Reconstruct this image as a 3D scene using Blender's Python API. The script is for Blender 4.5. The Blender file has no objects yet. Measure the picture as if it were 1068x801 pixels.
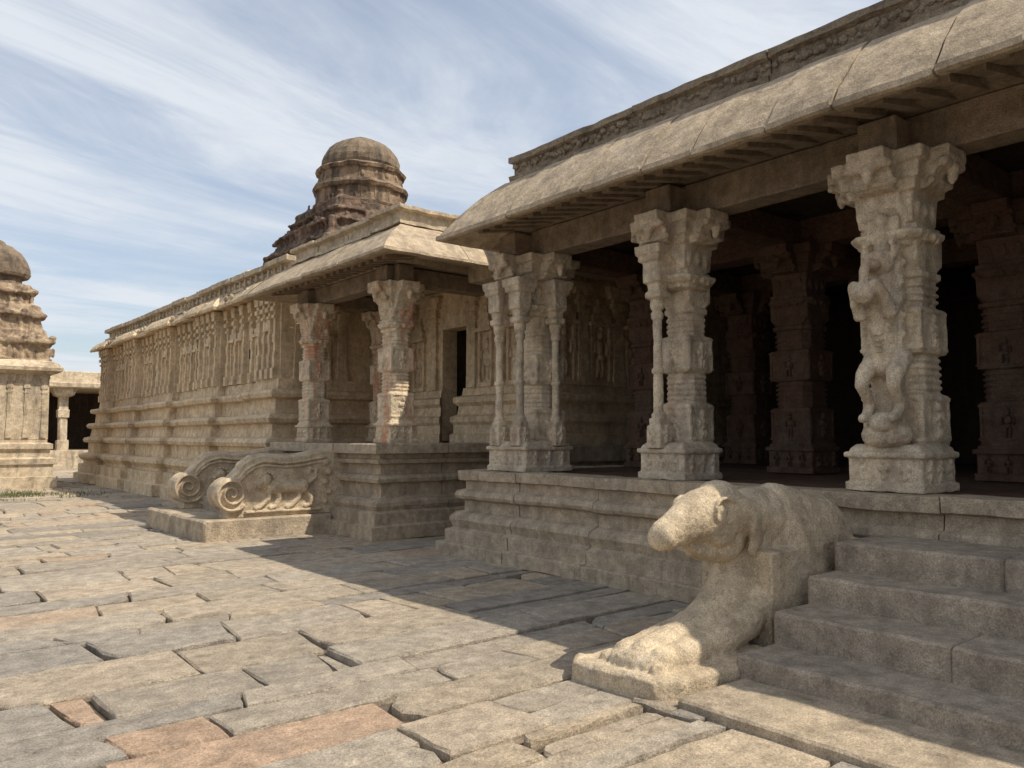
import bpy, bmesh, math, random
from mathutils import Vector, Matrix, noise
R=random.Random(11)
scene=bpy.context.scene
col=scene.collection
# ---------------------------------------------------------------- materials
def N(nt,t,**k):
    n=nt.nodes.new(t)
    for a,b in k.items(): setattr(n,a,b)
    return n
def stone(name,c1,c2,stain=(.10,.08,.06),stain_amt=.5,bump=.5,carve=0.0,tint=False,rough=.9,vscale=.5,cscale=11,bumpscale=22,slo=.5,shi=.72,spots=0.0,pale=0.0,red=0.0):
    m=bpy.data.materials.new(name); m.use_nodes=True; nt=m.node_tree; L=nt.links
    bs=nt.nodes['Principled BSDF']; bs.inputs['Roughness'].default_value=rough
    if 'Specular IOR Level' in bs.inputs: bs.inputs['Specular IOR Level'].default_value=.2
    g=N(nt,'ShaderNodeNewGeometry')
    def nz(scale,detail=3,vec=None,r=.6,dist=0):
        n=N(nt,'ShaderNodeTexNoise'); n.inputs['Scale'].default_value=scale; n.inputs['Detail'].default_value=detail
        n.inputs['Roughness'].default_value=r; n.inputs['Distortion'].default_value=dist
        L.new(vec or g.outputs['Position'],n.inputs['Vector']); return n.outputs['Fac']
    def rng(f,a,b,c,d):
        n=N(nt,'ShaderNodeMapRange'); L.new(f,n.inputs[0])
        for i,v in enumerate((a,b,c,d)): n.inputs[i+1].default_value=v
        return n.outputs[0]
    def mix(f,a,b,bt='MIX'):
        n=N(nt,'ShaderNodeMix',data_type='RGBA',blend_type=bt)
        if isinstance(f,float): n.inputs[0].default_value=f
        else: L.new(f,n.inputs[0])
        for i,v in ((6,a),(7,b)):
            if isinstance(v,tuple): n.inputs[i].default_value=(*v,1)
            else: L.new(v,n.inputs[i])
        return n.outputs[2]
    def mul(a,b):
        n=N(nt,'ShaderNodeMath',operation='MULTIPLY'); L.new(a,n.inputs[0]); L.new(b,n.inputs[1]); return n.outputs[0]
    big=nz(vscale,3)
    c=mix(rng(big,.35,.65,0,1),c1,c2)
    if tint:
        at=N(nt,'ShaderNodeAttribute',attribute_name='tint')
        c=mix(1.0,c,at.outputs['Color'],'MULTIPLY')
    mid=nz(7,5,r=.72)
    v=mul(rng(mid,.3,.7,.62,1.29),rng(nz(85,2,r=.8),.32,.68,.68,1.29))
    hs=N(nt,'ShaderNodeHueSaturation'); L.new(c,hs.inputs['Color']); L.new(v,hs.inputs['Value']); c=hs.outputs[0]
    mp=N(nt,'ShaderNodeMapping'); mp.inputs['Scale'].default_value=(2.2,2.2,.45) if not tint else (1,1,1)
    L.new(g.outputs['Position'],mp.inputs['Vector'])
    st=nz(1.5,5,mp.outputs[0],.68,.4)
    c=mix(rng(st,slo,shi,0,stain_amt),c,stain)
    if pale>0: c=mix(rng(st,.30,.42,pale,0),c,(.74,.68,.58))
    if red>0: c=mix(rng(nz(2.1,4,r=.7,dist=.5),.56,.68,0,red),c,(.46,.23,.14))
    if spots>0:
        c=mix(rng(nz(4.3,5,r=.78,dist=.3),.58,.70,0,spots),c,(.11,.10,.09))
    L.new(c,bs.inputs['Base Color'])
    h=nz(bumpscale,6,r=.72)
    if carve>0:
        vo=N(nt,'ShaderNodeTexVoronoi',feature='F1'); vo.inputs['Scale'].default_value=cscale
        L.new(g.outputs['Position'],vo.inputs['Vector'])
        a=N(nt,'ShaderNodeMath',operation='MULTIPLY_ADD'); L.new(vo.outputs['Distance'],a.inputs[0]); a.inputs[1].default_value=-carve; L.new(h,a.inputs[2]); h=a.outputs[0]
    b=N(nt,'ShaderNodeBump'); b.inputs['Strength'].default_value=bump; b.inputs['Distance'].default_value=.04
    L.new(h,b.inputs['Height']); L.new(b.outputs[0],bs.inputs['Normal'])
    return m
M_pave=stone('paving_granite',(.47,.395,.305),(.40,.345,.275),stain=(.19,.16,.13),stain_amt=.5,bump=.85,tint=True,vscale=.4,spots=.4)
M_dirt=stone('joint_dirt',(.15,.12,.09),(.12,.095,.07),stain=(.07,.055,.045),bump=.6,vscale=.3)
M_plinth=stone('plinth_granite',(.50,.395,.275),(.41,.335,.245),stain=(.17,.13,.09),stain_amt=.55,bump=.7,spots=.5)
M_pillar=stone('pillar_granite',(.66,.54,.385),(.52,.43,.32),stain=(.23,.17,.12),stain_amt=.65,bump=.6,carve=.4,cscale=22,vscale=1.2,spots=.35,pale=.45,red=.2)
M_red=stone('pillar_pigment',(.66,.54,.38),(.55,.44,.31),stain=(.54,.22,.12),stain_amt=.72,bump=.6,carve=.4,cscale=22,vscale=1.2,slo=.53,shi=.62,spots=.25,pale=.4)
M_inner_shade=stone('shaded_inner_granite',(.13,.072,.048),(.13,.088,.062),stain=(.07,.036,.026),stain_amt=.6,bump=.7,carve=.6,cscale=16,vscale=1.2)  # granite darkened in its base colour to carry the hall's inner shade
M_beam_shade=stone('shaded_beam_granite',(.31,.235,.165),(.24,.185,.13),stain=(.09,.07,.055),stain_amt=.6,bump=.6)  # darker granite colour carries the shade under the eave
M_corn=stone('cornice_granite',(.53,.415,.285),(.44,.35,.25),stain=(.20,.155,.11),stain_amt=.6,bump=.8,vscale=.8,spots=.5,pale=.15)
M_par=stone('parapet_granite',(.37,.29,.205),(.29,.23,.165),stain=(.10,.08,.06),stain_amt=.6,bump=1.0,carve=1.2,cscale=13)
M_wall=stone('temple_wall_granite',(.70,.545,.355),(.58,.45,.30),stain=(.24,.17,.11),stain_amt=.55,bump=.45,carve=.1,cscale=14,spots=.35,pale=.3)
M_plaster=stone('weathered_plaster',(.64,.53,.38),(.52,.41,.28),stain=(.13,.105,.08),stain_amt=.7,bump=.8,vscale=1.5,spots=.55)
M_brick=stone('eroded_brick',(.20,.12,.085),(.27,.19,.13),stain=(.05,.04,.033),stain_amt=.85,bump=1.0,carve=1.2,vscale=1.5,cscale=6,slo=.42,shi=.60)
M_drum=stone('weathered_drum_plaster',(.40,.29,.19),(.26,.18,.12),stain=(.065,.05,.04),stain_amt=.85,bump=1.0,vscale=1.5,slo=.42,shi=.60,spots=.7)
M_tower2=stone('eroded_plaster_tower',(.40,.29,.19),(.50,.39,.26),stain=(.12,.08,.06),stain_amt=.85,bump=1.0,vscale=1.5,slo=.44,shi=.62,spots=.5)
M_dome=stone('lichen_dome',(.20,.15,.105),(.27,.205,.14),stain=(.05,.042,.035),stain_amt=.8,bump=.9,vscale=2)
M_statue=stone('statue_granite',(.66,.53,.365),(.54,.43,.30),stain=(.27,.20,.135),stain_amt=.45,bump=.75,vscale=1.6,bumpscale=30,spots=.25,pale=.35)
M_step=stone('step_granite',(.45,.37,.28),(.37,.305,.235),stain=(.18,.14,.105),stain_amt=.5,bump=.8,spots=.45)
M_shade=stone('interior_shade_stone',(.045,.03,.023),(.04,.028,.02),bump=.5)  # interior shade painted as near-black colour, not a darker stone
def plain(name,c):
    m=bpy.data.materials.new(name); m.use_nodes=True; nt=m.node_tree; b=nt.nodes['Principled BSDF']; b.inputs['Roughness'].default_value=.9
    n=N(nt,'ShaderNodeTexNoise'); n.inputs['Scale'].default_value=3
    g=N(nt,'ShaderNodeNewGeometry'); nt.links.new(g.outputs['Position'],n.inputs['Vector'])
    r=N(nt,'ShaderNodeValToRGB'); r.color_ramp.elements[0].color=(*[x*.6 for x in c],1); r.color_ramp.elements[1].color=(*[x*1.4 for x in c],1)
    nt.links.new(n.outputs['Fac'],r.inputs[0]); nt.links.new(r.outputs[0],b.inputs['Base Color']); return m
M_grass=plain('grass_blades',(.10,.11,.035))
# ---------------------------------------------------------------- helpers
def empty(name,loc,label,cat,**kw):
    o=bpy.data.objects.new(name,None); o.empty_display_size=.2; o.location=loc; col.objects.link(o)
    o['label']=label; o['category']=cat
    for k,v in kw.items(): o[k]=v
    return o
def setparent(o,parent,local=False):
    o.parent=parent
    if not local: o.matrix_parent_inverse=Matrix.Translation(-Vector(parent.location))
def finish(bm,name,mat,parent=None,local=False,rough=None,bevel=0,smooth=False,loc=None,normals=True):
    if rough:
        amp,fr=rough
        for v in bm.verts:
            v.co+=noise.noise_vector(v.co*fr)*amp
    if normals: bmesh.ops.recalc_face_normals(bm,faces=bm.faces)
    me=bpy.data.meshes.new(name); bm.to_mesh(me); bm.free()
    me.materials.append(mat)
    if smooth:
        for p in me.polygons: p.use_smooth=True
    o=bpy.data.objects.new(name,me); col.objects.link(o)
    if parent: setparent(o,parent,local)
    if loc: o.location=loc
    if bevel:
        b=o.modifiers.new('bev','BEVEL'); b.width=bevel; b.segments=2; b.limit_method='ANGLE'; b.angle_limit=math.radians(40)
    return o
def skin(bm,rings,caps=True):
    n=len(rings[0])
    for a,b in zip(rings,rings[1:]):
        for i in range(n):
            j=(i+1)%n
            bm.faces.new((a[i],a[j],b[j],b[i]))
    if caps:
        bm.faces.new(list(reversed(rings[0]))); bm.faces.new(rings[-1])
def loft(bm,secs,cx=0,cy=0):
    rings=[]
    for s in secs:
        z,hw=s[0],s[1]; c=max(s[2] if len(s)>2 else .012,.004); c=min(c,hw*.6)
        pts=[(-hw+c,-hw),(hw-c,-hw),(hw,-hw+c),(hw,hw-c),(hw-c,hw),(-hw+c,hw),(-hw,hw-c),(-hw,-hw+c)]
        rings.append([bm.verts.new((cx+x,cy+y,z)) for x,y in pts])
    skin(bm,rings)
def rloft(bm,secs,cx=0,cy=0,n=14,rib=0):
    rings=[]
    for z,r in secs:
        rings.append([bm.verts.new((cx+math.cos(2*math.pi*i/n)*r*(1+rib*(i%2)),cy+math.sin(2*math.pi*i/n)*r*(1+rib*(i%2)),z)) for i in range(n)])
    skin(bm,rings)
def box(bm,x0,x1,y0,y1,z0,z1):
    v=[bm.verts.new((x,y,z)) for z in (z0,z1) for x,y in ((x0,y0),(x1,y0),(x1,y1),(x0,y1))]
    skin(bm,[v[:4],v[4:]])
def bar(bm,axis,a0,a1,b0,b1,c0,c1,ch=.014,step=.25):
    n=max(1,int((a1-a0)/step)); rings=[]
    pts=[(b0+ch,c0),(b1-ch,c0),(b1,c0+ch),(b1,c1-ch),(b1-ch,c1),(b0+ch,c1),(b0,c1-ch),(b0,c0+ch)]
    mid=((b0+b1)/2,(c0+c1)/2)
    ts=[(a0,.94)]+[(a0+ch+(a1-a0-2*ch)*i/n,1) for i in range(n+1)]+[(a1,.94)]
    for t,k in ts:
        ring=[]
        for b,c in pts:
            if k<1: b=b+ (ch if b<mid[0] else -ch)*.8; c=c+(ch if c<mid[1] else -ch)*.8
            co={'x':(t,b,c),'y':(b,t,c),'z':(b,c,t)}[axis]
            ring.append(bm.verts.new(co))
        rings.append(ring)
    skin(bm,rings)
def ell(bm,c,r,sub=2,rot=None):
    m=Matrix.Translation(Vector(c))
    if rot is not None: m=m@rot
    m=m@Matrix.Diagonal((r[0],r[1],r[2],1))
    bmesh.ops.create_icosphere(bm,subdivisions=sub,radius=1,matrix=m)
def chain(bm,pts,sub=2,dens=.35,sy=1):
    for (p,r),(q,s) in zip(pts,pts[1:]):
        p=Vector(p);q=Vector(q); n=max(1,int((q-p).length/(dens*min(r,s))))
        for i in range(n+1):
            f=i/n; rr=r+(s-r)*f; ell(bm,p.lerp(q,f),(rr,rr*sy,rr),sub)
def remeshed(bm,name,mat,voxel,iters,parent=None,local=False,rough=None,loc=None,smooth=True,fac=.5):
    o=finish(bm,name,mat)
    m=o.modifiers.new('r','REMESH'); m.mode='VOXEL'; m.voxel_size=voxel; m.use_smooth_shade=True
    if iters:
        s=o.modifiers.new('s','SMOOTH'); s.factor=fac; s.iterations=iters
    bpy.context.view_layer.update()
    dg=bpy.context.evaluated_depsgraph_get()
    me=bpy.data.meshes.new_from_object(o.evaluated_get(dg))
    o.modifiers.clear(); o.data=me; me.materials.clear(); me.materials.append(mat)
    if rough:
        for a,f in rough:
            for v in me.vertices: v.co+=noise.noise_vector(v.co*f)*a
    for p in me.polygons: p.use_smooth=smooth
    if parent: setparent(o,parent,local)
    if loc: o.location=loc
    return o
def ring_profile(bm,rect,prof,sides=('x0','y0','y1'),seg=1.3,nsub=3,jo=.008,jz=.005,gap=.004):
    x0,x1,y0,y1=rect
    for s in sides:
        a0,a1=(y0,y1) if s[0]=='x' else (x0,x1)
        Ln=a1-a0; n=max(1,round(Ln/seg)); cuts=[a0+Ln*i/n+(R.uniform(-.12,.12)*Ln/n if 0<i<n else 0) for i in range(n+1)]
        for i in range(n):
            do=R.uniform(-jo,jo); dz=R.uniform(-jz,jz); rings=[]
            for k in range(nsub+1):
                f=k/nsub; ring=[]
                for o,z in prof:
                    oo=o+do
                    s0=cuts[i]+gap if i>0 else a0-oo
                    e0=cuts[i+1]-gap if i<n-1 else a1+oo
                    t=s0+(e0-s0)*f
                    p={'x0':(x0-oo,t),'x1':(x1+oo,t),'y0':(t,y0-oo),'y1':(t,y1+oo)}[s]
                    ring.append(bm.verts.new((p[0],p[1],z+dz)))
                rings.append(ring)
            skin(bm,rings)
def obox(bm,side,plane,t0,t1,o0,o1,z0,z1):
    if side=='x0': box(bm,plane-o1,plane-o0,t0,t1,z0,z1)
    else: box(bm,t0,t1,plane-o1,plane-o0,z0,z1)
def figure(bm,o,u,n,h,dep=.07):
    o=Vector(o);u=Vector(u);n=Vector(n);z=Vector((0,0,1)); k=R.uniform(-.04,.04)
    P=[(0+k,.88,.085,.1),(0,.63,.13,.17),(0+k,.42,.12,.1),(-.08,.2,.055,.2),(.08-k,.2,.055,.2),(-.18,.6+k,.045,.15),(.18,.62-k,.045,.15),(0+k,1.0,.05,.07)]
    for a,b,ru,rz in P:
        c=o+u*a*h+z*b*h
        m=Matrix(((u.x*ru*h,n.x*dep*h,0,c.x),(u.y*ru*h,n.y*dep*h,0,c.y),(0,0,rz*h,c.z),(0,0,0,1)))
        bmesh.ops.create_icosphere(bm,subdivisions=2,radius=1,matrix=m)
def wallfig(bm,side,plane,t,off,z,h):
    if side=='x0': figure(bm,(plane-off,t,z),(0,1,0),(-1,0,0),h)
    else: figure(bm,(t,plane-off,z),(1,0,0),(0,-1,0),h)
def pilaster(bm,side,pl,t,z0,z1,w=.13,d=.07):
    H=z1-z0
    def b(hw,dd,a,c): obox(bm,side,pl,t-hw,t+hw,-.02,dd,z0+a*H,z0+c*H)
    b(w*1.2,d*1.3,0,.12); b(w,d,.12,.30); b(w*.85,d*.85,.30,.42); b(w,d,.42,.52); b(w*.85,d*.85,.52,.70)
    b(w*1.1,d*1.2,.70,.73); b(w*.85,d*.9,.73,.78); b(w*1.3,d*1.4,.78,.83); b(w*.95,d,.83,.88); b(w*1.7,d*1.4,.88,.94); b(w*2.1,d*1.5,.94,1.0)
def niche(bm,side,pl,t,z0,z1,w=.3,fig=.42):
    H=z1-z0
    obox(bm,side,pl,t-w*1.2,t+w*1.2,-.02,.08,z0,z0+.05*H)
    for s in (-1,1):
        obox(bm,side,pl,t+s*w-.03,t+s*w+.03,-.02,.06,z0+.05*H,z0+.6*H)
    obox(bm,side,pl,t-w*1.3,t+w*1.3,-.02,.12,z0+.6*H,z0+.64*H)
    obox(bm,side,pl,t-w*.95,t+w*.95,-.02,.09,z0+.64*H,z0+.72*H)
    obox(bm,side,pl,t-w*.6,t+w*.6,-.02,.07,z0+.72*H,z0+.8*H)
    obox(bm,side,pl,t-w*.3,t+w*.3,-.02,.05,z0+.8*H,z0+.88*H)
    if fig: wallfig(bm,side,pl,t,.01,z0+.08*H,H*fig)

# ---------------------------------------------------------------- ground & pavement
bm=bmesh.new(); box(bm,-500,700,-400,900,-.6,-.05)
g=finish(bm,'ground',M_dirt); g['kind']='structure'; g['label']='dusty brown earth under and around the paving'
bm=bmesh.new(); cl=bm.loops.layers.float_color.new('tint')
bounds=[]; y=-4.0
while y<46:
    bounds.append(y); y+=R.choice([.30,.38,.46,.54,.60,.70])*(1.0 if y<14 else 1.25)
def B(j,x): return bounds[j]+.09*noise.noise(Vector((x*.35,j*3.7,0)))+.014*noise.noise(Vector((x*2.5,j*9.1,4)))+.035*x
tints=[(1,1,1),(1.05,1.01,.96),(.92,.92,.92),(.82,.84,.88),(1.10,1.04,.95),(.74,.76,.79),(.98,.95,.90),(1.04,.93,.85)]
wts=[5,4,4,2.6,4,2,4,1]
for j in range(len(bounds)-1):
    x=-9+R.uniform(0,1.2); skp=0
    while x<7.6:
        Ls=R.choice([.5,.75,.95,1.2,1.5,1.9,2.3])
        small=R.random()<.09
        if small: Ls=R.uniform(.16,.34)
        x2=x+Ls
        sk1=R.uniform(-.09,.09)*(0.4 if small else 1)
        gp=R.choice([.003,.005,.007,.009,.012,.018,.024])
        def yy(xx,f): return B(j,xx)*(1-f)+B(j+1,xx)*f
        cuts=[(0,1)]
        if not small and R.random()<.10: q=R.uniform(.35,.6); cuts=[(0,q),(q,1)]
        for (f0,f1) in cuts:
            def lx(f): return x+gp+skp*f
            def rx(f): return x2-gp+sk1*f
            n=max(2,int(Ls/.11)); m=3 if f1-f0>.7 else 2
            o=[]
            for i in range(n):
                t=i/n; xx=lx(f0)*(1-t)+rx(f0)*t; o.append((xx,yy(xx,f0)+gp))
            for i in range(m):
                t=i/m; f=f0+(f1-f0)*t; xx=rx(f); o.append((xx,(yy(xx,f0)+gp)*(1-t)+(yy(xx,f1)-gp)*t))
            for i in range(n):
                t=i/n; xx=rx(f1)*(1-t)+lx(f1)*t; o.append((xx,yy(xx,f1)-gp))
            for i in range(m):
                t=i/m; f=f1+(f0-f1)*t; xx=lx(f); o.append((xx,(yy(xx,f1)-gp)*(1-t)+(yy(xx,f0)+gp)*t))
            jj=.007
            o=[(p+R.uniform(-jj,jj),q+R.uniform(-jj,jj)) for p,q in o]
            cx=sum(p for p,q in o)/len(o); cy=sum(q for p,q in o)/len(o)
            for k in (0,n,n+m,2*n+m):
                if R.random()<.24: o[k]=(o[k][0]+(cx-o[k][0])*R.uniform(.03,.10),o[k][1]+(cy-o[k][1])*R.uniform(.08,.24))
            h=R.gauss(0,.007)-(.010 if small else 0)
            if R.random()<.05: h-=.02
            tx=R.gauss(0,.006); ty=R.gauss(0,.009)
            hz=lambda p,q:h+tx*(p-cx)+ty*(q-cy)
            r0=[bm.verts.new((p,q,-.09)) for p,q in o]
            r1=[bm.verts.new((p,q,hz(p,q)-R.uniform(.008,.022))) for p,q in o]
            r2=[]
            for p,q in o:
                dx,dy=cx-p,cy-q; l=math.hypot(dx,dy) or 1; k=R.uniform(.006,.020)
                r2.append(bm.verts.new((p+dx/l*k,q+dy/l*k,hz(p,q))))
            fs=[]
            for A,C in ((r0,r1),(r1,r2)):
                for i in range(len(A)):
                    k=(i+1)%len(A); fs.append(bm.faces.new((A[i],A[k],C[k],C[i])))
            fs.append(bm.faces.new(r2))
            t=R.choices(tints,wts)[0]; k=R.uniform(.92,1.07)
            if (1.0<cx<1.9 and 4.0<cy<4.7) or (.8<cx<1.5 and 5.3<cy<5.9): t=(1.07,.89,.79)
            elif cx<1.2 and R.random()<.5: t=(.80,.83,.88)
            t=tuple(c*k for c in t)
            for f in fs:
                for lp in f.loops: lp[cl]=(*t,1)
        x=x2; skp=sk1
pv=finish(bm,'pavement',M_pave,normals=True); pv['kind']='structure'; pv['label']='courtyard paving of irregular worn granite slabs'

# ---------------------------------------------------------------- pillars (local coordinates, base at z=0)
def bracket_arms(bm,H,reach=.56,w=.17,dirs=((1,0),(-1,0),(0,1),(0,-1)),cx=0):
    prof=[(.1,H),(reach,H),(reach,H-.10),(reach-.02,H-.12),(reach-.06,H-.17),(reach-.12,H-.19),(reach-.13,H-.26),(reach-.17,H-.32),(.26,H-.34),(.24,H-.46),(.1,H-.48)]
    for dx,dy in dirs:
        rings=[]
        for s in (-w,w):
            rings.append([bm.verts.new((cx+dx*r-dy*s,dy*r+dx*s,z-.0005*abs(dx))) for r,z in prof])
        skin(bm,rings)
        for zz,rr,q in ((H-.14,.045,reach-.05),(H-.27,.04,reach-.15)):
            for i in range(9):
                s=-w+2*w*i/8; ell(bm,(cx+dx*q-dy*s,dy*q+dx*s,zz),(rr,rr,rr),1)
        rloft(bm,[(H-.30,.012),(H-.26,.04),(H-.22,.045),(H-.18,.06),(H-.14,.05)],cx+dx*(reach-.05),dy*(reach-.05),10)
def blocks_fig(bm,cx,cy,hw,z,h):
    figure(bm,(cx-hw,cy,z),(0,1,0),(-1,0,0),h,.13); figure(bm,(cx,cy-hw,z),(1,0,0),(0,-1,0),h,.13)
    figure(bm,(cx,cy+hw,z),(1,0,0),(0,1,0),h,.13)
    for zz in (z-.015,z+h*1.12):
        loft(bm,[(zz,hw+.012,.004),(zz+.025,hw+.012,.004)],cx,cy)
    for s in (-1,1):
        box(bm,cx-hw-.01,cx-hw+.02,cy+s*(hw-.02)-.016,cy+s*(hw-.02)+.016,z,z+h*1.12)
        box(bm,cx+s*(hw-.02)-.016,cx+s*(hw-.02)+.016,cy-hw-.01,cy-hw+.02,z,z+h*1.12)
def capital(H,reach=.56,dirs=((1,0),(-1,0),(0,1),(0,-1)),cx=.06,big=1):
    bm=bmesh.new()
    loft(bm,[(H-.82,.20*big,.07),(H-.80,.25*big,.08),(H-.76,.25*big,.08),(H-.74,.29*big,.09),(H-.70,.32*big,.09),(H-.67,.32*big,.09),(H-.65,.25*big,.08),(H-.6,.23*big,.06),(H-.59,.24*big,.01),(H-.34,.26*big,.01),(H-.33,.30*big,.01),(H-.25,.31*big,.01),(H-.24,.35*big,.01),(H-.12,.36*big,.01),(H-.11,.40*big,.01),(H-.004,.41*big,.01)],cx)
    bracket_arms(bm,H,reach,.17,dirs,cx*.5)
    for i in range(16):
        a=i/16*2*math.pi; ell(bm,(cx+.31*big*math.cos(a),.31*big*math.sin(a),H-.72),(.035,.035,.05),1)
    for s in (-.15,0,.15):
        ell(bm,(cx-.25*big,s,H-.47),(.03,.05,.09),1); ell(bm,(cx+s,-.25*big,H-.47),(.05,.03,.09),1)
    return bm
def shaft_bm(H,a=.2,cx=.06,ped=.32):
    bm=bmesh.new()
    loft(bm,[(0,ped),(.07,ped),(.075,ped-.025),(.28,ped-.025),(.285,ped+.005),(.33,ped+.005),(.335,ped-.03),(.36,ped-.03),(.40,ped-.07)])
    s=a/.2
    loft(bm,[(.38,.23*s),(.82,.23*s),(.84,.205*s,.085),(1.16,.20*s,.085),(1.18,.23*s,.01),(1.56,.23*s,.01),(1.58,.2*s,.085),(1.82,.2*s,.085),(1.83,.225*s,.08),(1.88,.225*s,.08),(1.89,.2*s,.08),(1.97,.22*s,.01),(H-.6,.22*s,.01)],cx)
    blocks_fig(bm,cx,0,.23*s,.44,.30); blocks_fig(bm,cx,0,.23*s,1.22,.27)
    for q in (-.55,0,.55):
        figure(bm,(-ped+.02,q*ped,.08),(0,1,0),(-1,0,0),.18,.14); figure(bm,(q*ped,-ped+.02,.08),(1,0,0),(0,-1,0),.18,.14)
    for v in (0.87,.93,.99,1.05,1.11,1.62,1.68,1.75):
        loft(bm,[(v,.216*s,.09),(v+.025,.216*s,.09)],cx)
    return bm
def colonette_bm(H,x,y,r=.054):
    bm=bmesh.new()
    loft(bm,[(.34,.10),(.58,.10),(.59,.08),(.66,.08)],x,y)
    figure(bm,(x-.10,y,.38),(0,1,0),(-1,0,0),.2,.14); figure(bm,(x,y-.10,.38),(1,0,0),(0,-1,0),.2,.14)
    rloft(bm,[(.65,r*1.35),(.7,r*1.5),(.74,r),(1.15,r*.98),(1.16,r*1.3),(1.2,r*1.3),(1.21,r*.95),(1.75,r*.9),(1.76,r*1.2),(1.82,r*1.3),(1.84,r*.9),(1.88,r*1.4),(1.95,r*1.6),(1.98,r*1.2)],x,y,16)
    loft(bm,[(1.97,.08,.03),(1.99,.11,.03),(2.05,.11,.03),(2.06,.08,.02),(2.14,.09,.02),(2.16,.12,.02),(H-.52,.12,.02),(H-.5,.15),(H-.44,.15),(H-.43,.17),(H-.33,.18)],x,y)
    return bm
def lion_bm():
    bm=bmesh.new(); X=lambda v:-.17-v
    ell(bm,(X(.08),0,.48),(.15,.22,.13)); ell(bm,(X(.18),-.02,.58),(.09,.12,.10))
    for s in(-1,1):
        chain(bm,[((X(.02),s*.11,1.12),.10),((X(.17),s*.13,1.00),.075),((X(.22),s*.135,.90),.055),((X(.09),s*.13,.74),.045),((X(.16),s*.125,.64),.045),((X(.23),s*.125,.62),.04)])
        chain(bm,[((X(.07),s*.11,1.64),.08),((X(.22),s*.13,1.50),.058),((X(.31),s*.125,1.64),.05),((X(.38),s*.09,1.72),.055)])
        ell(bm,(X(.10),s*.125,2.04),(.05,.03,.07))
        ell(bm,(X(.22),s*.055,2.0),(.022,.022,.022))
    chain(bm,[((X(.0),0,1.08),.15),((X(.04),0,1.26),.115),((X(.08),0,1.42),.125),((X(.07),0,1.62),.155),((X(.06),0,1.82),.12)])
    ell(bm,(X(.12),0,1.94),(.15,.125,.13)); ell(bm,(X(.25),0,1.91),(.11,.08,.06)); ell(bm,(X(.22),0,1.78),(.085,.065,.035))
    chain(bm,[((X(.33),0,1.92),.045),((X(.39),0,1.84),.04),((X(.40),0,1.74),.042)])
    ell(bm,(X(.41),0,1.66),(.07,.11,.09))
    chain(bm,[((X(.0),0,2.05),.10),((X(.03),0,2.22),.08)]); ell(bm,(X(.06),0,2.33),(.06,.06,.07))
    for s in(-1,1): chain(bm,[((X(.0),s*.10,2.20),.035),((X(.13),s*.12,2.11),.03)])
    for i in range(50):
        t=i/49; ell(bm,(X(.02+.02*math.sin(i)),.15*math.sin(i*2.3),1.3+t*.74),(.028,.028,.034),1)
    for i in range(9): ell(bm,(X(.18),.0,1.18+i*.05),(.02,.05,.014),1)
    box(bm,-.22,.02,-.14,.14,.4,2.35)
    return bm
FL=1.13; CT=4.02; H=CT-FL
hall=empty('pillared_hall',(6.6,2,0),'open granite temple hall with carved pillars and drooping stone eave','temple hall')
ALL=((1,0),(-1,0),(0,1),(0,-1))
def mk_pillar(kind,loc,parent,mat=None,dirs=ALL,Hh=None,reach=.56):
    Hh=Hh or H; mat=mat or M_pillar
    sh={'corner':lambda:shaft_bm(Hh,.22,.17,.42),'colonette':lambda:shaft_bm(Hh,.18,.14,.33),'lion':lambda:shaft_bm(Hh,.225,.12,.34),'porch':lambda:shaft_bm(Hh,.19,0,.27),'inner':lambda:shaft_bm(Hh,.24,0,.33)}[kind]()
    cxx={'porch':0,'inner':0,'corner':.1}.get(kind,.06)
    cb=capital(Hh,reach,dirs,cxx,{'porch':.82,'corner':1.12}.get(kind,.98))
    RG=[(.008,3),(.006,12),(.0024,42)]
    if kind=='inner':
        o=finish(sh,'pillar',mat,parent,rough=(.01,4),loc=loc)
        finish(cb,'capital',mat,o,True,rough=(.01,4))
    else:
        o=remeshed(sh,'pillar',mat,.0105,1,parent,rough=RG,loc=loc,fac=.3)
        remeshed(cb,'capital',mat,.0115,1,o,True,rough=RG,fac=.3)
    if kind=='colonette':
        remeshed(colonette_bm(Hh,-.27,0.06),'colonette',mat,.009,1,o,True,rough=RG,fac=.3)
    if kind=='corner':
        for p in ((-.33,-.20),(-.33,.24),(.16,-.36)):
            remeshed(colonette_bm(Hh,p[0],p[1]),'colonette',mat,.009,1,o,True,rough=RG,fac=.3)
    if kind=='lion':
        remeshed(lion_bm(),'rearing_lion_carving',mat,.0095,1,o,True,rough=[(.006,12),(.0024,42)])
    return o
def copy_tree(o,loc):
    n=o.copy(); n.location=loc; col.objects.link(n)
    for ch in o.children:
        k=ch.copy(); k.parent=n; col.objects.link(k)
    return n
pl3=mk_pillar('lion',(7.04,3.29,FL),hall,reach=.54); pl3['label']='pillar with rearing lion and rider carved on its front'
pl2=mk_pillar('colonette',(7.06,5.73,FL),hall)
pl1=mk_pillar('corner',(7.14,8.38,FL),hall,reach=.64)
copy_tree(pl3,(7.06,.5,FL)); copy_tree(pl3,(7.06,-2,FL))
inner=mk_pillar('inner',(9.5,5.7,FL),hall,M_inner_shade)
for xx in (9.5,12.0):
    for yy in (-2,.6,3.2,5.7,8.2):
        if (xx,yy)!=(9.5,5.7): copy_tree(inner,(xx,yy,FL))
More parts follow.
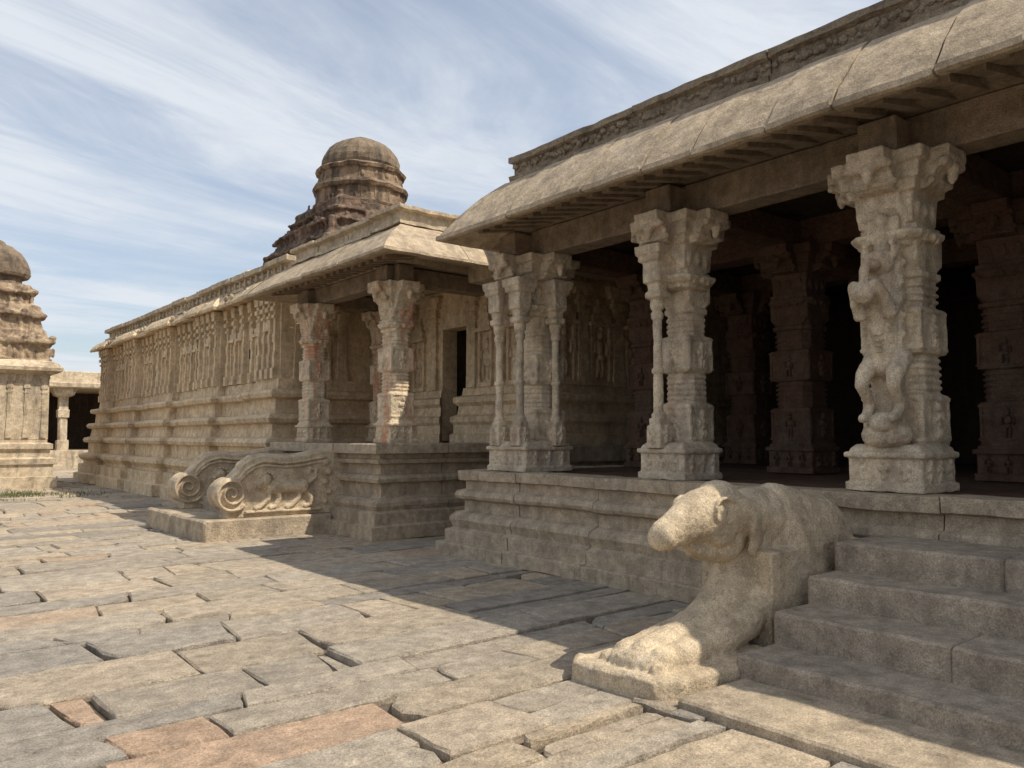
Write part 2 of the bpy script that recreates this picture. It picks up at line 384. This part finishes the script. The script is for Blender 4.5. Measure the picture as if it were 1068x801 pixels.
# ---------------------------------------------------------------- hall body
HR=(6.6,15.5,-6,9.0)
bm=bmesh.new()
ring_profile(bm,HR,[(-.35,0),(.34,0),(.34,.15),(.33,.165),(.25,.17),(.25,.33),(.17,.36),(.19,.42),(.21,.47),(.19,.52),(.13,.56),(.05,.58),(.05,.72),(.13,.75),(.15,.79),(.13,.85),(.04,.88),(.04,.99),(.11,1.005),(.12,1.13),(-.35,1.13)],sides=('x0','y0','y1'),seg=1.3,nsub=12,jo=.014,gap=.006)
finish(bm,'plinth',M_plinth,hall,rough=(.012,4),bevel=.005)
bm=bmesh.new()
for i in range(12):
    for k in range(6):
        x0=6.9+k*1.45; y0=-6+i*1.25
        box(bm,x0,x0+1.44,y0,y0+1.24,.9,1.118+R.uniform(-.004,.004))
finish(bm,'floor',M_inner_shade,hall)
bm=bmesh.new()
bar(bm,'y',-6,8.8,7.02,7.36,CT,CT+.36)
for yy in (-2,.6,3.27,5.72,8.35):
    bar(bm,'x',6.72,7.6,yy-.17,yy+.17,CT+.01,CT+.31)
finish(bm,'beam',M_beam_shade,hall,rough=(.01,3))
bm=bmesh.new()
for xx in (9.5,12.0): bar(bm,'y',-6,8.8,xx-.2,xx+.2,CT,CT+.36)
for yy in (-2,.6,3.27,5.72,8.35):
    bar(bm,'x',7.61,15.2,yy-.18,yy+.18,CT+.01,CT+.33)
finish(bm,'inner_beam',M_inner_shade,hall,rough=(.01,3))
bm=bmesh.new(); box(bm,7.3,14.9,-5.9,8.9,CT+.345,CT+.365); finish(bm,'ceiling',M_shade,hall)  # thin sheet added under the roof, shade painted into its colour
bm=bmesh.new(); box(bm,6.75,15.6,-6,8.95,CT+.37,4.93); finish(bm,'roof',M_beam_shade,hall)
CR=(6.62,15.5,-6,8.15)
cprof=[(-.4,4.47),(.0,4.38),(.45,4.27),(.55,4.225),(.60,4.20),(.68,4.19),(.715,4.205),(.71,4.26),(.675,4.275),(.60,4.39),(.50,4.52),(.39,4.65),(.28,4.77),(.15,4.885),(.05,4.96),(-.05,4.985),(-.4,5.0)]
bm=bmesh.new(); ring_profile(bm,CR,cprof,sides=('x0','y0','y1'),seg=.72,nsub=6,jo=.018,jz=.012,gap=.010)
finish(bm,'cornice',M_corn,hall,rough=(.014,3.4),smooth=False)
bm=bmesh.new(); yy=-5.8
while yy<8.4:
    x0=6.2
    r0=[bm.verts.new(p) for p in ((x0,yy,4.235),(x0,yy+.1,4.235),(x0,yy+.1,4.33),(x0,yy,4.33))]
    r1=[bm.verts.new(p) for p in ((6.98,yy,4.385),(6.98,yy+.1,4.385),(6.98,yy+.1,4.46),(6.98,yy,4.46))]
    skin(bm,[r0,r1]); yy+=.25
finish(bm,'eave_rafters',M_beam_shade,hall,rough=(.006,4))
bm=bmesh.new()
ring_profile(bm,(6.66,15,-6,8.1),[(-.4,4.97),(.05,4.97),(.06,5.03),(.0,5.05),(.0,5.2),(.06,5.22),(.06,5.29),(.02,5.31),(-.4,5.33)],sides=('x0','y1'),seg=1.9,nsub=14,jo=.008,jz=.006,gap=.008)
yy=-1.5
while yy<8.1:
    s=R.uniform(.025,.045); ell(bm,(6.655,yy,5.09+R.uniform(0,.08)),(s,s*R.uniform(.9,1.6),s*1.2),1); yy+=R.uniform(.045,.085)
finish(bm,'carved_parapet',M_par,hall,rough=(.018,7))
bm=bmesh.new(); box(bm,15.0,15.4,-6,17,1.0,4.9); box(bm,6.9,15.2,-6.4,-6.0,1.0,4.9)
finish(bm,'back_wall',M_shade,hall)

# ---------------------------------------------------------------- main staircase
st=empty('stone_staircase',(4.5,2,0),'worn brown-grey granite steps climbing to the pillared hall','steps')
S=[(4.48,.19),(4.90,.40),(5.33,.60),(5.72,.81)]
for i,(xs,z) in enumerate(S):
    xe=S[i+1][0]+.04 if i<3 else 6.45
    bm=bmesh.new(); cuts=[.3,1.15+.9*(i%2),3.2]
    for a,b in zip(cuts,cuts[1:]):
        bar(bm,'y',a+.002,b-.002,xs+R.uniform(-.006,.006),xe,-.04,z+R.uniform(-.003,.003),ch=.018,step=.06)
    finish(bm,'step',M_step,st,rough=(.011,6))
bm=bmesh.new(); bar(bm,'y',.3,3.14,3.82,4.52,-.05,.055,ch=.015,step=.08)
finish(bm,'step',M_plinth,st,rough=(.010,4))['label']='sunlit bottom landing slab'
# ---------------------------------------------------------------- animal statue balustrade
an=empty('stone_animal_statue',(4.6,3.6,0),'crouching pale granite elephant-like beast with blunt snout beside the steps','statue')
bm=bmesh.new(); Y=3.6
box(bm,5.05,6.32,3.30,3.90,.0,.78)
for i in range(10):     # rounded rail-like back
    f=i/9; ell(bm,(5.50+f*.60,Y,.74-.06*f),(.26,.305,.50-.04*f),3)
ell(bm,(6.2,Y,.62),(.2,.30,.49),3)
chain(bm,[((5.34,Y,.99),.235),((5.12,Y,1.0),.20),((4.94,Y,1.01),.185)],3)
ell(bm,(4.85,Y,1.055),(.25,.205,.225),3)
ell(bm,(4.70,Y,1.07),(.21,.18,.175),3)
chain(bm,[((4.68,Y,1.04),.185),((4.54,Y,1.01),.16),((4.42,Y,.975),.137),((4.32,Y,.945),.118),((4.27,Y,.93),.11)],3,.3,1.0)
ell(bm,(4.235,Y,.91),(.075,.11,.085),3)
ell(bm,(4.92,Y,.86),(.15,.16,.17),3)
chain(bm,[((4.86,Y,.80),.11),((4.70,Y,.795),.08),((4.55,Y,.815),.05)],3,.3,1.2)
for s in (-1,1):
    for k in range(40):
        a=-.9+k/39*2*math.pi*.86; r=.115-.02*k/39
        ell(bm,(4.70+r*math.cos(a),Y+s*(.178+.006*math.sin(a)),1.085+r*.78*math.sin(a)),(.013,.022,.013),2)
    ell(bm,(4.69,Y+s*.165,1.08),(.05,.03,.034),2)
    # flat drooping ear lying along the neck
    chain(bm,[((4.93,Y+s*.195,1.10),.055),((5.00,Y+s*.21,1.0),.075),((5.01,Y+s*.215,.89),.065),((4.97,Y+s*.205,.79),.04)],3,.35,.6)
    ell(bm,(4.76,Y+s*.095,.92),(.14,.085,.10),3)
    ell(bm,(4.215,Y+s*.05,.95),(.018,.02,.018),2)
    yl=Y+s*.15
    chain(bm,[((5.16,yl,.42),.14),((4.92,yl,.27),.125),((4.55,yl,.19),.115),((4.22,yl,.165),.105),((4.04,yl,.16),.095)],3)
    for k in(-1,0,1): ell(bm,(3.93,yl+k*.075,.14),(.055,.04,.055),2)
chain(bm,[((5.22,Y,.84),.185),((5.10,Y,.66),.17),((5.00,Y,.48),.175),((4.82,Y,.32),.175),((4.5,Y,.20),.165),((4.05,Y,.16),.12)],3)
ell(bm,(4.02,Y,.15),(.16,.26,.09),3)
pts=[(3.73,3.95),(3.80,3.30),(3.92,3.20),(4.55,3.17),(5.0,3.24),(5.0,3.96),(4.4,4.03),(3.86,4.05)]
lo=[bm.verts.new((x,y,-.04)) for x,y in pts]; mi=[bm.verts.new((x,y,.105)) for x,y in pts]
cxp,cyp=4.4,3.6; hi=[bm.verts.new((x+(cxp-x)*.05,y+(cyp-y)*.05,.13)) for x,y in pts]
skin(bm,[lo,mi,hi])
ob=remeshed(bm,'animal_body',M_statue,.0115,3,an,rough=[(.018,2.6),(.010,7),(.004,28)],fac=.45)
# ---------------------------------------------------------------- entrance porch
PF=1.48; PR=(6.45,8.9,11.2,15.0)
po=empty('entrance_porch',(6.6,13.2,0),'raised granite porch with two pigment-stained carved pillars','porch')
bm=bmesh.new()
pprof=[(-.35,0),(.32,0),(.32,.20),(.22,.22),(.22,.40),(.13,.43),(.17,.50),(.17,.56),(.10,.60),(.00,.62),(-.03,.64),(-.03,.84),(.06,.86),(.08,.92),(.04,.97),(-.03,.99),(-.03,1.14),(.08,1.16),(.10,1.22),(.04,1.24),(.04,1.30),(.17,1.32),(.17,1.46),(.15,1.48),(-.35,1.48)]
ring_profile(bm,PR,pprof,seg=1.1,nsub=8,jo=.012,gap=.006); box(bm,6.7,8.9,11.4,14.9,.5,1.47)
finish(bm,'plinth',M_plinth,po,rough=(.010,4),bevel=.004)
pp=mk_pillar('porch',(6.9,11.5,PF),po,M_red,Hh=4.12-PF,reach=.46); pp['label']='porch pillar with faded orange-red pigment patches'
copy_tree(pp,(6.85,14.45,PF)); copy_tree(pp,(8.4,14.45,PF))
bm=bmesh.new(); bar(bm,'y',11.2,15.1,6.75,7.05,4.12,4.42); bar(bm,'x',6.6,8.7,11.34,11.68,4.13,4.4); bar(bm,'x',6.6,8.7,14.3,14.6,4.13,4.4)
finish(bm,'beam',M_beam_shade,po,rough=(.01,3))
bm=bmesh.new(); box(bm,6.7,8.7,11.1,14.9,4.43,5.0); finish(bm,'roof',M_corn,po)
PC=(6.66,8.8,10.95,14.9)
bm=bmesh.new(); ring_profile(bm,PC,[(o*1.12,5.0-(5.0-z)*.84) for o,z in cprof],seg=.65,nsub=6,jo=.012,jz=.008,gap=.009)
finish(bm,'cornice',M_corn,po,rough=(.014,3.4))
bm=bmesh.new(); ring_profile(bm,PC,[(-.3,4.98),(.08,4.98),(.08,5.03),(.0,5.05),(.0,5.20),(.10,5.23),(.10,5.29),(-.3,5.32)],seg=1.0,nsub=8,jo=.02,jz=.012,gap=.008)
finish(bm,'parapet',M_plaster,po,rough=(.02,5))
bm=bmesh.new(); yy=10.7
while yy<15.2:
    r0=[bm.verts.new(p) for p in ((6.2,yy,4.33),(6.2,yy+.1,4.33),(6.2,yy+.1,4.42),(6.2,yy,4.42))]
    r1=[bm.verts.new(p) for p in ((6.9,yy,4.46),(6.9,yy+.1,4.46),(6.9,yy+.1,4.53),(6.9,yy,4.53))]
    skin(bm,[r0,r1]); yy+=.25
finish(bm,'eave_rafters',M_beam_shade,po,rough=(.006,4))
ps=empty('porch_staircase',(5.2,14,0),'short flight of granite steps on a low slab','steps')
bm=bmesh.new()
bar(bm,'y',12.35,14.0,4.10,6.2,-.03,.32,ch=.03); bar(bm,'y',14.01,15.3,4.08,6.2,-.03,.33,ch=.03)
finish(bm,'base_slab',M_plinth,ps,rough=(.015,3))
for i in range(4):
    bm=bmesh.new(); bar(bm,'y',12.98,14.4,4.75+i*.36,6.3,.3+i*.02,.32+.24*(i+1),ch=.02); finish(bm,'step',M_step,ps,rough=(.012,3))
def balustrade():
    bm=bmesh.new()
    top=[(-.02,.64),(.06,.72),(.16,.84),(.30,.93),(.48,.96),(.68,.94),(.9,.93),(1.15,.96),(1.5,1.02),(1.9,1.05)]
    poly=[(-.12,0),(1.9,0)]+list(reversed(top))
    rings=[[bm.verts.new((x,y,z)) for x,z in poly] for y in (.07,.38)]
    skin(bm,rings)
    chain(bm,[((x,.225,z-.04),.09) for x,z in top[2:]],2,.5)
    n=28; rings=[[bm.verts.new((.25*math.cos(2*math.pi*i/n)-.04,y,.38+.25*math.sin(2*math.pi*i/n))) for i in range(n)] for y in (.05,.40)]
    skin(bm,rings)
    for y in (.05,.40):
        for i in range(170):
            t=i/169; a=-math.pi*.75+t*2*math.pi*2.2; r=.27*(1-.88*t); w=.032*(1-.3*t)
            ell(bm,(-.04-r*math.cos(a),y,.38+r*math.sin(a)),(w,.075,w),1)
        for q in (.0,.06):
            chain(bm,[((x+.03,y,z-.09-q),.022) for x,z in top[1:-1]],1,.6)
        chain(bm,[((.62,y,.46),.11),((.85,y,.47),.10),((1.12,y,.46),.115)],2,.5)
        ell(bm,(.50,y-.0,.57),(.105,.10,.11)); ell(bm,(.41,y,.53),(.07,.08,.045)); ell(bm,(.41,y,.475),(.05,.06,.02))
        ell(bm,(.47,y-.08 if y<.2 else y+.08,.60),(.018,.03,.018),1)
        for k in range(14):
            a=k/14*2*math.pi; ell(bm,(.52+.13*math.cos(a),y,.57+.13*math.sin(a)),(.026,.06,.026),1)
        for (xa,xb) in ((.58,.42),(.70,.66),(1.08,.94),(1.18,1.26)):
            chain(bm,[((xa,y,.41),.06),(((xa+xb)/2+.05,y,.28),.046),((xb,y,.16),.04),((xb-.07,y,.135),.038)],2,.5)
        chain(bm,[((1.22,y,.50),.036),((1.36,y,.60),.034),((1.36,y,.72),.034),((1.26,y,.75),.034),((1.24,y,.67),.026)],2,.5)
        chain(bm,[((.2,y,.085),.03),((1.45,y,.075),.03)],1,.6)
        for k in range(5): ell(bm,(1.54+.06*(k%2),y,.2+k*.16),(.06,.045,.055))
    return bm
b0=empty('carved_balustrade',(4.6,12.42,.32),'low carved stone balustrade with spiral scroll and lion relief','balustrade',group='carved balustrades beside porch steps')
remeshed(balustrade(),'balustrade_panel',M_statue,.0085,1,b0,True,rough=[(.008,8)],fac=.4)
b1=b0.copy(); col.objects.link(b1); b1.location=(4.6,14.5,.33)
for ch in b0.children:
    k=ch.copy(); k.parent=b1; col.objects.link(k)

# ---------------------------------------------------------------- inner sanctuary block
sb=empty('temple_sanctuary',(9,13,0),'carved granite shrine block with doorway behind the porch','temple')
bm=bmesh.new()
ring_profile(bm,(8.75,15,9.35,16.2),[(-.35,0),(.4,0),(.4,.3),(.3,.33),(.3,.6),(.2,.65),(.25,.8),(.1,.9),(.1,1.15),(.18,1.2),(.18,1.44),(-.35,1.44)],sides=('x0','y0'),seg=1.3,nsub=3)
box(bm,9.0,15,9.6,16.2,.6,1.435); finish(bm,'plinth',M_plinth,sb,rough=(.01,3))
bm=bmesh.new()
wb=[(-.3,1.44),(.22,1.44),(.22,1.62),(.17,1.64),(.17,1.8),(.22,1.86),(.22,1.95),(.12,2.0),(.1,2.15),(.18,2.22),(.18,2.32),(.06,2.36),(.04,2.5),(-.3,2.5)]
ring_profile(bm,(8.95,15,10.3,12.35),wb,sides=('x0','y0'),seg=1.0,nsub=2)
ring_profile(bm,(8.95,15,13.15,16.4),wb,sides=('x0',),seg=1.0,nsub=2)
finish(bm,'base_moulding',M_wall,sb,rough=(.006,3))
bm=bmesh.new(); box(bm,8.95,15,10.3,12.35,1.5,4.9); box(bm,8.95,9.3,13.15,16.5,1.5,4.9); box(bm,8.96,9.3,12.3,13.2,3.7,4.9)
for t in (10.45,11.25,12.1,13.4,14.4,15.4): pilaster(bm,'x0',8.95,t,2.5,4.35,.11)
for t in (10.85,11.7,13.95,14.9): niche(bm,'x0',8.95,t,2.5,4.2,.18)
for t in (9.1,10.0,10.9,11.9,12.9): pilaster(bm,'y0',10.3,t,2.5,4.35)
for t in (9.55,10.45,11.4,12.4): niche(bm,'y0',10.3,t,2.5,4.3,.24,.5)
finish(bm,'wall',M_wall,sb,rough=(.006,4))
bm=bmesh.new(); box(bm,10.6,10.9,12,13.6,1.4,4.9); box(bm,9.31,10.6,12.2,12.34,1.44,4.9); box(bm,9.31,10.6,13.2,13.34,1.44,4.9); finish(bm,'doorway_recess',M_shade,sb)  # near-black colour paints the shade inside the doorway
bm=bmesh.new(); box(bm,8.2,15.3,8.97,16.6,4.45,4.97); bar(bm,'x',7.9,15,9.0,9.3,4.5,4.9); bar(bm,'y',8.97,11.0,8.0,8.3,4.2,4.9)
finish(bm,'roof',M_corn,sb,rough=(.01,3))

# ---------------------------------------------------------------- long walled temple
lw=empty('walled_temple',(7,24,0),'long walled granite temple with moulded base and carved pilasters','temple')
YE=31.6
LR=(7.0,15,16.0,YE)
base=[(-.35,0),(.72,0),(.72,.3),(.60,.33),(.60,.62),(.46,.64),(.46,.72),(.54,.80),(.60,.86),(.60,.94),(.48,1.0),(.34,1.02),(.34,1.36),(.46,1.38),(.50,1.46),(.46,1.54),(.30,1.58),(.26,1.84),(.38,1.88),(.42,1.96),(.36,2.04),(.18,2.06),(.16,2.36),(.30,2.40),(.33,2.48),(.30,2.54),(.09,2.58),(.06,2.8),(-.35,2.8)]
corn=[(-.35,4.66),(.12,4.66),(.30,4.65),(.42,4.62),(.44,4.68),(.36,4.80),(.24,4.92),(.12,4.98),(-.35,5.0)]
par=[(-.35,4.99),(.12,4.99),(.12,5.06),(0,5.08),(0,5.26),(.14,5.29),(.14,5.40),(-.35,5.42)]
b_=bmesh.new(); w_=bmesh.new(); c_=bmesh.new(); p_=bmesh.new()
ring_profile(b_,LR,base,sides=('x0','y0'),seg=1.6,nsub=3,jo=.005)
ring_profile(c_,LR,corn,sides=('x0','y0'),seg=.7,nsub=3,jo=.03,jz=.018,gap=.02)
ring_profile(p_,LR,par,sides=('x0','y0'),seg=1.1,nsub=4,jo=.02,jz=.018,gap=.02)
box(w_,7.0,15,16.0,YE,2.7,4.95)
bays=[(16.0,17.1),(19.6,21.0),(23.2,24.6),(26.8,28.2),(30.4,YE)]
BO=.18
for a,b in bays:
    r=(7.0-BO,7.9,a,b)
    ring_profile(b_,r,base,sides=('x0','y0'),seg=1.2,nsub=2,jo=.003)
    ring_profile(c_,(7.0-BO*.6,7.9,a,b),[(o,z-.004) for o,z in corn],sides=('x0','y0'),seg=.7,nsub=2,jo=.02,jz=.01,gap=.015)
    box(w_,7.0-BO,7.1,a,b,2.7,4.9)
    n=4
    for i in range(n): pilaster(w_,'x0',7.0-BO,a+.12+(b-a-.24)*i/(n-1),2.8,4.62,.06,.12)
    niche(w_,'x0',7.0-BO,(a+b)/2,2.82,4.5,.13,.30)
wins=[]
for (a,b),(c,d) in zip(bays,bays[1:]):
    n=5
    for i in range(n): pilaster(w_,'x0',7.0,b+.22+(c-b-.44)*i/(n-1),2.8,4.62,.06,.12)
    for q in (0.5,1.5,2.5,3.5):
        if q==1.5 and len(wins)%2==0: continue
        niche(w_,'x0',7.0,b+.22+(c-b-.44)*q/4,2.82,4.5,.14,0)
    wins.append(b+.22+(c-b-.44)*1.5/4)
pilaster(w_,'y0',16.0,7.2,2.8,4.62,.1); niche(w_,'y0',16.0,7.7,2.82,4.3,.2); pilaster(w_,'y0',16,8.2,2.8,4.62,.1)
y=16.2
while y<YE-.2:
    if R.random()<.35:
        s=R.uniform(.06,.14); ell(p_,(6.98+R.uniform(-.05,.1),y,5.40),(.1,s,R.uniform(.03,.07)),2)
    if R.random()<.6: ell(p_,(6.60,y+.1,4.80),(.05,.08,.08),2)
    ell(p_,(6.985,y,5.17),(.05,.07,.07),1); box(p_,6.93,7.02,y+.14,y+.2,5.09,5.26)
    y+=.34
finish(b_,'base_moulding',M_wall,lw,rough=(.003,2.5))
finish(w_,'wall',M_wall,lw,rough=(.002,4))
finish(c_,'cornice',M_wall,lw,rough=(.012,4))
finish(p_,'parapet',M_plaster,lw,rough=(.016,4))
for t in wins[::2]:
    bm=bmesh.new(); obox(bm,'x0',7.0,t-.11,t+.11,-.01,.014,3.0,3.8); finish(bm,'window',M_shade,lw)  # flat panel painted with the shade of the opening
bm=bmesh.new(); box(bm,7.2,15.2,16.1,YE-.1,4.9,5.12); finish(bm,'roof',M_corn,lw)

# ---------------------------------------------------------------- brick tower with dome
tw=empty('temple_tower',(10.8,20,5),'eroded dark brick temple tower crowned by a low dome','tower')
TX,TY=10.8,20.0
bm=bmesh.new()
tiers=[(5.0,2.5,.65),(5.62,2.32,.6),(6.2,2.05,.55),(6.72,1.85,.5),(7.2,1.5,.45),(7.6,1.34,.3)]
for z,hw,h in tiers:
    loft(bm,[(z,hw),(z+.1,hw),(z+.11,hw-.10),(z+h*.6,hw-.12),(z+h*.62,hw+.0),(z+h*.76,hw+.03),(z+h*.8,hw-.02),(z+h*.84,hw-.12),(z+h+.02,hw-.2)],TX,TY)
    t=-hw
    while t<hw:
        w=R.uniform(.06,.16); hh=R.uniform(.1,h*.6)
        for ax in (0,1):
            px,py=(TX-hw+.07,TY+t) if ax==0 else (TX+t,TY-hw+.07)
            if R.random()<.6: box(bm,px-w/2,px+w/2,py-w/2,py+w/2,z+h*.1,z+h*.1+hh)
            if R.random()<.4: box(bm,px-w*.6+.12,px+w*.6+.12,py-w/2+.12,py+w/2+.12,z+h*.8,z+h*.8+R.uniform(.04,.25))
        t+=R.uniform(.18,.34)
remeshed(bm,'brick_tiers',M_brick,.04,1,tw,rough=[(.09,1.5),(.035,6)],smooth=False,fac=.3)
bm=bmesh.new()
rloft(bm,[(7.5,1.24),(7.8,1.24),(7.83,1.32),(7.90,1.34),(7.94,1.24),(8.3,1.20),(8.33,1.30),(8.42,1.34),(8.50,1.30),(8.53,1.18),(8.85,1.14),(8.87,1.22),(8.95,1.25),(9.0,1.18),(9.02,1.06),(9.06,1.0)],TX,TY,40)
for k in range(20):
    a=2*math.pi*(k+.5)/20; box(bm,TX+1.18*math.cos(a)-.05,TX+1.18*math.cos(a)+.05,TY+1.18*math.sin(a)-.05,TY+1.18*math.sin(a)+.05,7.95,8.3)
    ell(bm,(TX+1.14*math.cos(a),TY+1.14*math.sin(a),8.69),(.06,.06,.11),2)
finish(bm,'drum',M_drum,tw,rough=(.045,4))
bm=bmesh.new()
rloft(bm,[(9.0,1.02),(9.12,1.07),(9.28,1.07),(9.44,1.01),(9.6,.90),(9.75,.73),(9.87,.52),(9.94,.28),(9.97,.08)],TX,TY,44,.02)
rloft(bm,[(9.88,.26),(9.96,.28),(10.01,.16),(10.03,.05)],TX,TY,14)
finish(bm,'dome',M_dome,tw,rough=(.04,4))

# ---------------------------------------------------------------- small shrine
sh=empty('small_shrine',(3.3,30,0),'small free-standing granite shrine with eroded tiered tower and dome','shrine')
SX,SY=3.3,30.0
bm=bmesh.new()
loft(bm,[(0,1.62),(.35,1.62),(.36,1.5),(.7,1.5),(.74,1.56),(.9,1.58),(.95,1.42),(1.15,1.42),(1.2,1.5),(1.35,1.5),(1.4,1.36),(1.55,1.36)],SX,SY)
finish(bm,'base_moulding',M_plaster,sh,rough=(.02,2))
bm=bmesh.new(); loft(bm,[(1.5,1.36),(3.6,1.36)],SX,SY)
for t in (-1.22,-.75,-.3,.3,.75,1.22): pilaster(bm,'y0',SY-1.36,SX+t,1.55,3.5,.07,.03)
loft(bm,[(3.5,1.42),(3.56,1.56),(3.62,1.66),(3.72,1.68),(3.85,1.56),(3.95,1.4)],SX,SY)
finish(bm,'wall',M_plaster,sh,rough=(.015,3))
bm=bmesh.new()
for z,hw,h in ((3.9,1.40,.95),(4.82,1.22,.85),(5.64,.98,.72)):
    loft(bm,[(z,hw),(z+.08,hw),(z+.09,hw-.08),(z+h*.55,hw-.10),(z+h*.57,hw+.02),(z+h*.64,hw+.06),(z+h*.72,hw+.05),(z+h*.78,hw-.04),(z+h*.82,hw-.1),(z+h+.02,hw-.18)],SX,SY)
    t=-hw+.12
    while t<hw-.05:
        if R.random()<.8: box(bm,SX+t-.05,SX+t+.05,SY-hw+.03,SY-hw+.2,z+.09,z+h*.56)
        if R.random()<.6: ell(bm,(SX+t+.1,SY-hw+.02,z+h*.80),(.10,.09,.09),2)
        if R.random()<.5: ell(bm,(SX+t+.15,SY-hw+.08,z+h*.3),(.06,.05,h*.18),2)
        t+=R.uniform(.26,.38)
remeshed(bm,'tower',M_tower2,.03,1,sh,rough=[(.06,2.0),(.025,7)],smooth=False)
bm=bmesh.new()
rloft(bm,[(6.3,.74),(6.45,.72),(6.5,.66),(6.62,.66),(6.66,.84),(6.75,.88),(6.95,.88),(7.2,.80),(7.45,.62),(7.6,.42),(7.7,.2),(7.78,.16),(7.84,.05)],SX,SY,32,.015)
finish(bm,'dome',M_dome,sh,rough=(.05,4))

# ---------------------------------------------------------------- distant gallery
ga=empty('colonnade_gallery',(7,46,0),'low flat-roofed pillared gallery along the courtyard edge','gallery')
bm=bmesh.new(); bar(bm,'x',-6,16,44.4,50,-.04,.9,step=2); finish(bm,'plinth',M_plaster,ga,rough=(.03,2))
bm=bmesh.new(); bar(bm,'x',-6,16,49.5,50,.8,4.3,step=2); finish(bm,'back_wall',M_shade,ga)
bm=bmesh.new(); bar(bm,'x',-6.2,16.2,44.0,50.2,3.95,4.25,step=1.5,ch=.05); bar(bm,'x',-6,16,44.4,50,4.2,4.8,step=1.2,ch=.04); finish(bm,'roof',M_plaster,ga,rough=(.05,1.5))
gp=None
for i in range(10):
    x=-5+i*2.15
    if gp is None:
        bm=bmesh.new(); loft(bm,[(0,.26),(.5,.26),(.52,.2,.08),(1.6,.2,.08),(1.62,.25),(2.0,.25),(2.02,.2),(2.6,.2),(2.7,.4),(3.08,.55)])
        gp=finish(bm,'pillar',M_plaster,ga,rough=(.02,3),loc=(x,44.8,.89))
    else:
        k=gp.copy(); k.location=(x,44.8,.89); col.objects.link(k)
# grass patch
bm=bmesh.new()
for i in range(3200):
    x=R.gauss(2.6,1.3); y=R.gauss(25.2,.9)
    if abs(x-2.6)>3 or noise.noise(Vector((x*.9,y*.9,0)))<-.15: continue
    h=R.uniform(.04,.11); a=R.uniform(0,6.28); dx,dy=.012*math.cos(a),.012*math.sin(a)
    bm.faces.new([bm.verts.new(p) for p in ((x-dx,y-dy,-.02),(x+dx,y+dy,-.02),(x+R.uniform(-.05,.05),y+R.uniform(-.05,.05),h))])
gr=finish(bm,'grass',M_grass,normals=False); gr['kind']='stuff'; gr['label']='thin patch of dry green grass between paving slabs'; gr['category']='grass'

# ---------------------------------------------------------------- light, sky, camera
tr=Vector((-.39,.62,-1)).normalized()
sd=bpy.data.lights.new('sun','SUN'); sd.energy=4.8; sd.angle=math.radians(.5); sd.color=(1,.92,.79)
so=bpy.data.objects.new('sun',sd); so.rotation_euler=tr.to_track_quat('-Z','Y').to_euler(); col.objects.link(so)
w=bpy.data.worlds.new('World'); scene.world=w; w.use_nodes=True; nt=w.node_tree; L=nt.links
bg=nt.nodes['Background']; bg.inputs['Strength'].default_value=.15
sky=N(nt,'ShaderNodeTexSky',sky_type='NISHITA'); sky.sun_disc=False
s=-tr; sky.sun_elevation=math.asin(s.z); sky.sun_rotation=math.atan2(s.x,s.y); sky.air_density=1.0; sky.dust_density=1.8; sky.ozone_density=1.0
tc=N(nt,'ShaderNodeTexCoord'); sx=N(nt,'ShaderNodeSeparateXYZ'); L.new(tc.outputs['Generated'],sx.inputs[0])
def mth(op,a,b=None,c=None):
    n=N(nt,'ShaderNodeMath',operation=op)
    for i,v in enumerate((a,b,c)):
        if v is None: continue
        if isinstance(v,(int,float)): n.inputs[i].default_value=v
        else: L.new(v,n.inputs[i])
    return n.outputs[0]
zz=mth('ADD',mth('MAXIMUM',sx.outputs['Z'],0),.12)
cv=N(nt,'ShaderNodeCombineXYZ'); L.new(mth('DIVIDE',sx.outputs['X'],zz),cv.inputs[0]); L.new(mth('DIVIDE',sx.outputs['Y'],zz),cv.inputs[1])
def cloud(rot,sc,scale,lo,hi,dist,rg=.6):
    mp=N(nt,'ShaderNodeMapping'); mp.inputs['Rotation'].default_value=(0,0,rot); mp.inputs['Scale'].default_value=sc; L.new(cv.outputs[0],mp.inputs['Vector'])
    n=N(nt,'ShaderNodeTexNoise'); n.inputs['Scale'].default_value=scale; n.inputs['Detail'].default_value=8; n.inputs['Roughness'].default_value=rg; n.inputs['Distortion'].default_value=dist
    L.new(mp.outputs[0],n.inputs['Vector'])
    r=N(nt,'ShaderNodeMapRange',interpolation_type='SMOOTHSTEP'); L.new(n.outputs['Fac'],r.inputs[0]); r.inputs[1].default_value=lo; r.inputs[2].default_value=hi; return r.outputs[0]
c1=cloud(-.9,(.45,1.3,1),1.2,.34,.64,.9,.64); c2=cloud(.9,(.5,.8,1),.8,.24,.56,.4)
cf=mth('MINIMUM',mth('ADD',mth('ADD',mth('MULTIPLY',mth('MULTIPLY',c1,c2),.66),mth('MULTIPLY',c2,.16)),.24),.96)
mx=N(nt,'ShaderNodeMix',data_type='RGBA'); L.new(cf,mx.inputs[0]); L.new(sky.outputs[0],mx.inputs[6]); mx.inputs[7].default_value=(5.2,5.5,5.9,1)
L.new(mx.outputs[2],bg.inputs['Color'])
cd=bpy.data.cameras.new('camera'); cam=bpy.data.objects.new('camera',cd); col.objects.link(cam); scene.camera=cam
cd.sensor_width=36; cd.lens=28.25; cd.clip_start=.05; cd.clip_end=3000
yaw=math.radians(39.2); pitch=math.radians(3.7)
f=Vector((math.sin(yaw)*math.cos(pitch),math.cos(yaw)*math.cos(pitch),math.sin(pitch)))
cam.location=(0,0,1.6); cam.rotation_euler=f.to_track_quat('-Z','Y').to_euler()
scene.view_settings.view_transform='Standard'; scene.view_settings.look='None'; scene.view_settings.exposure=0
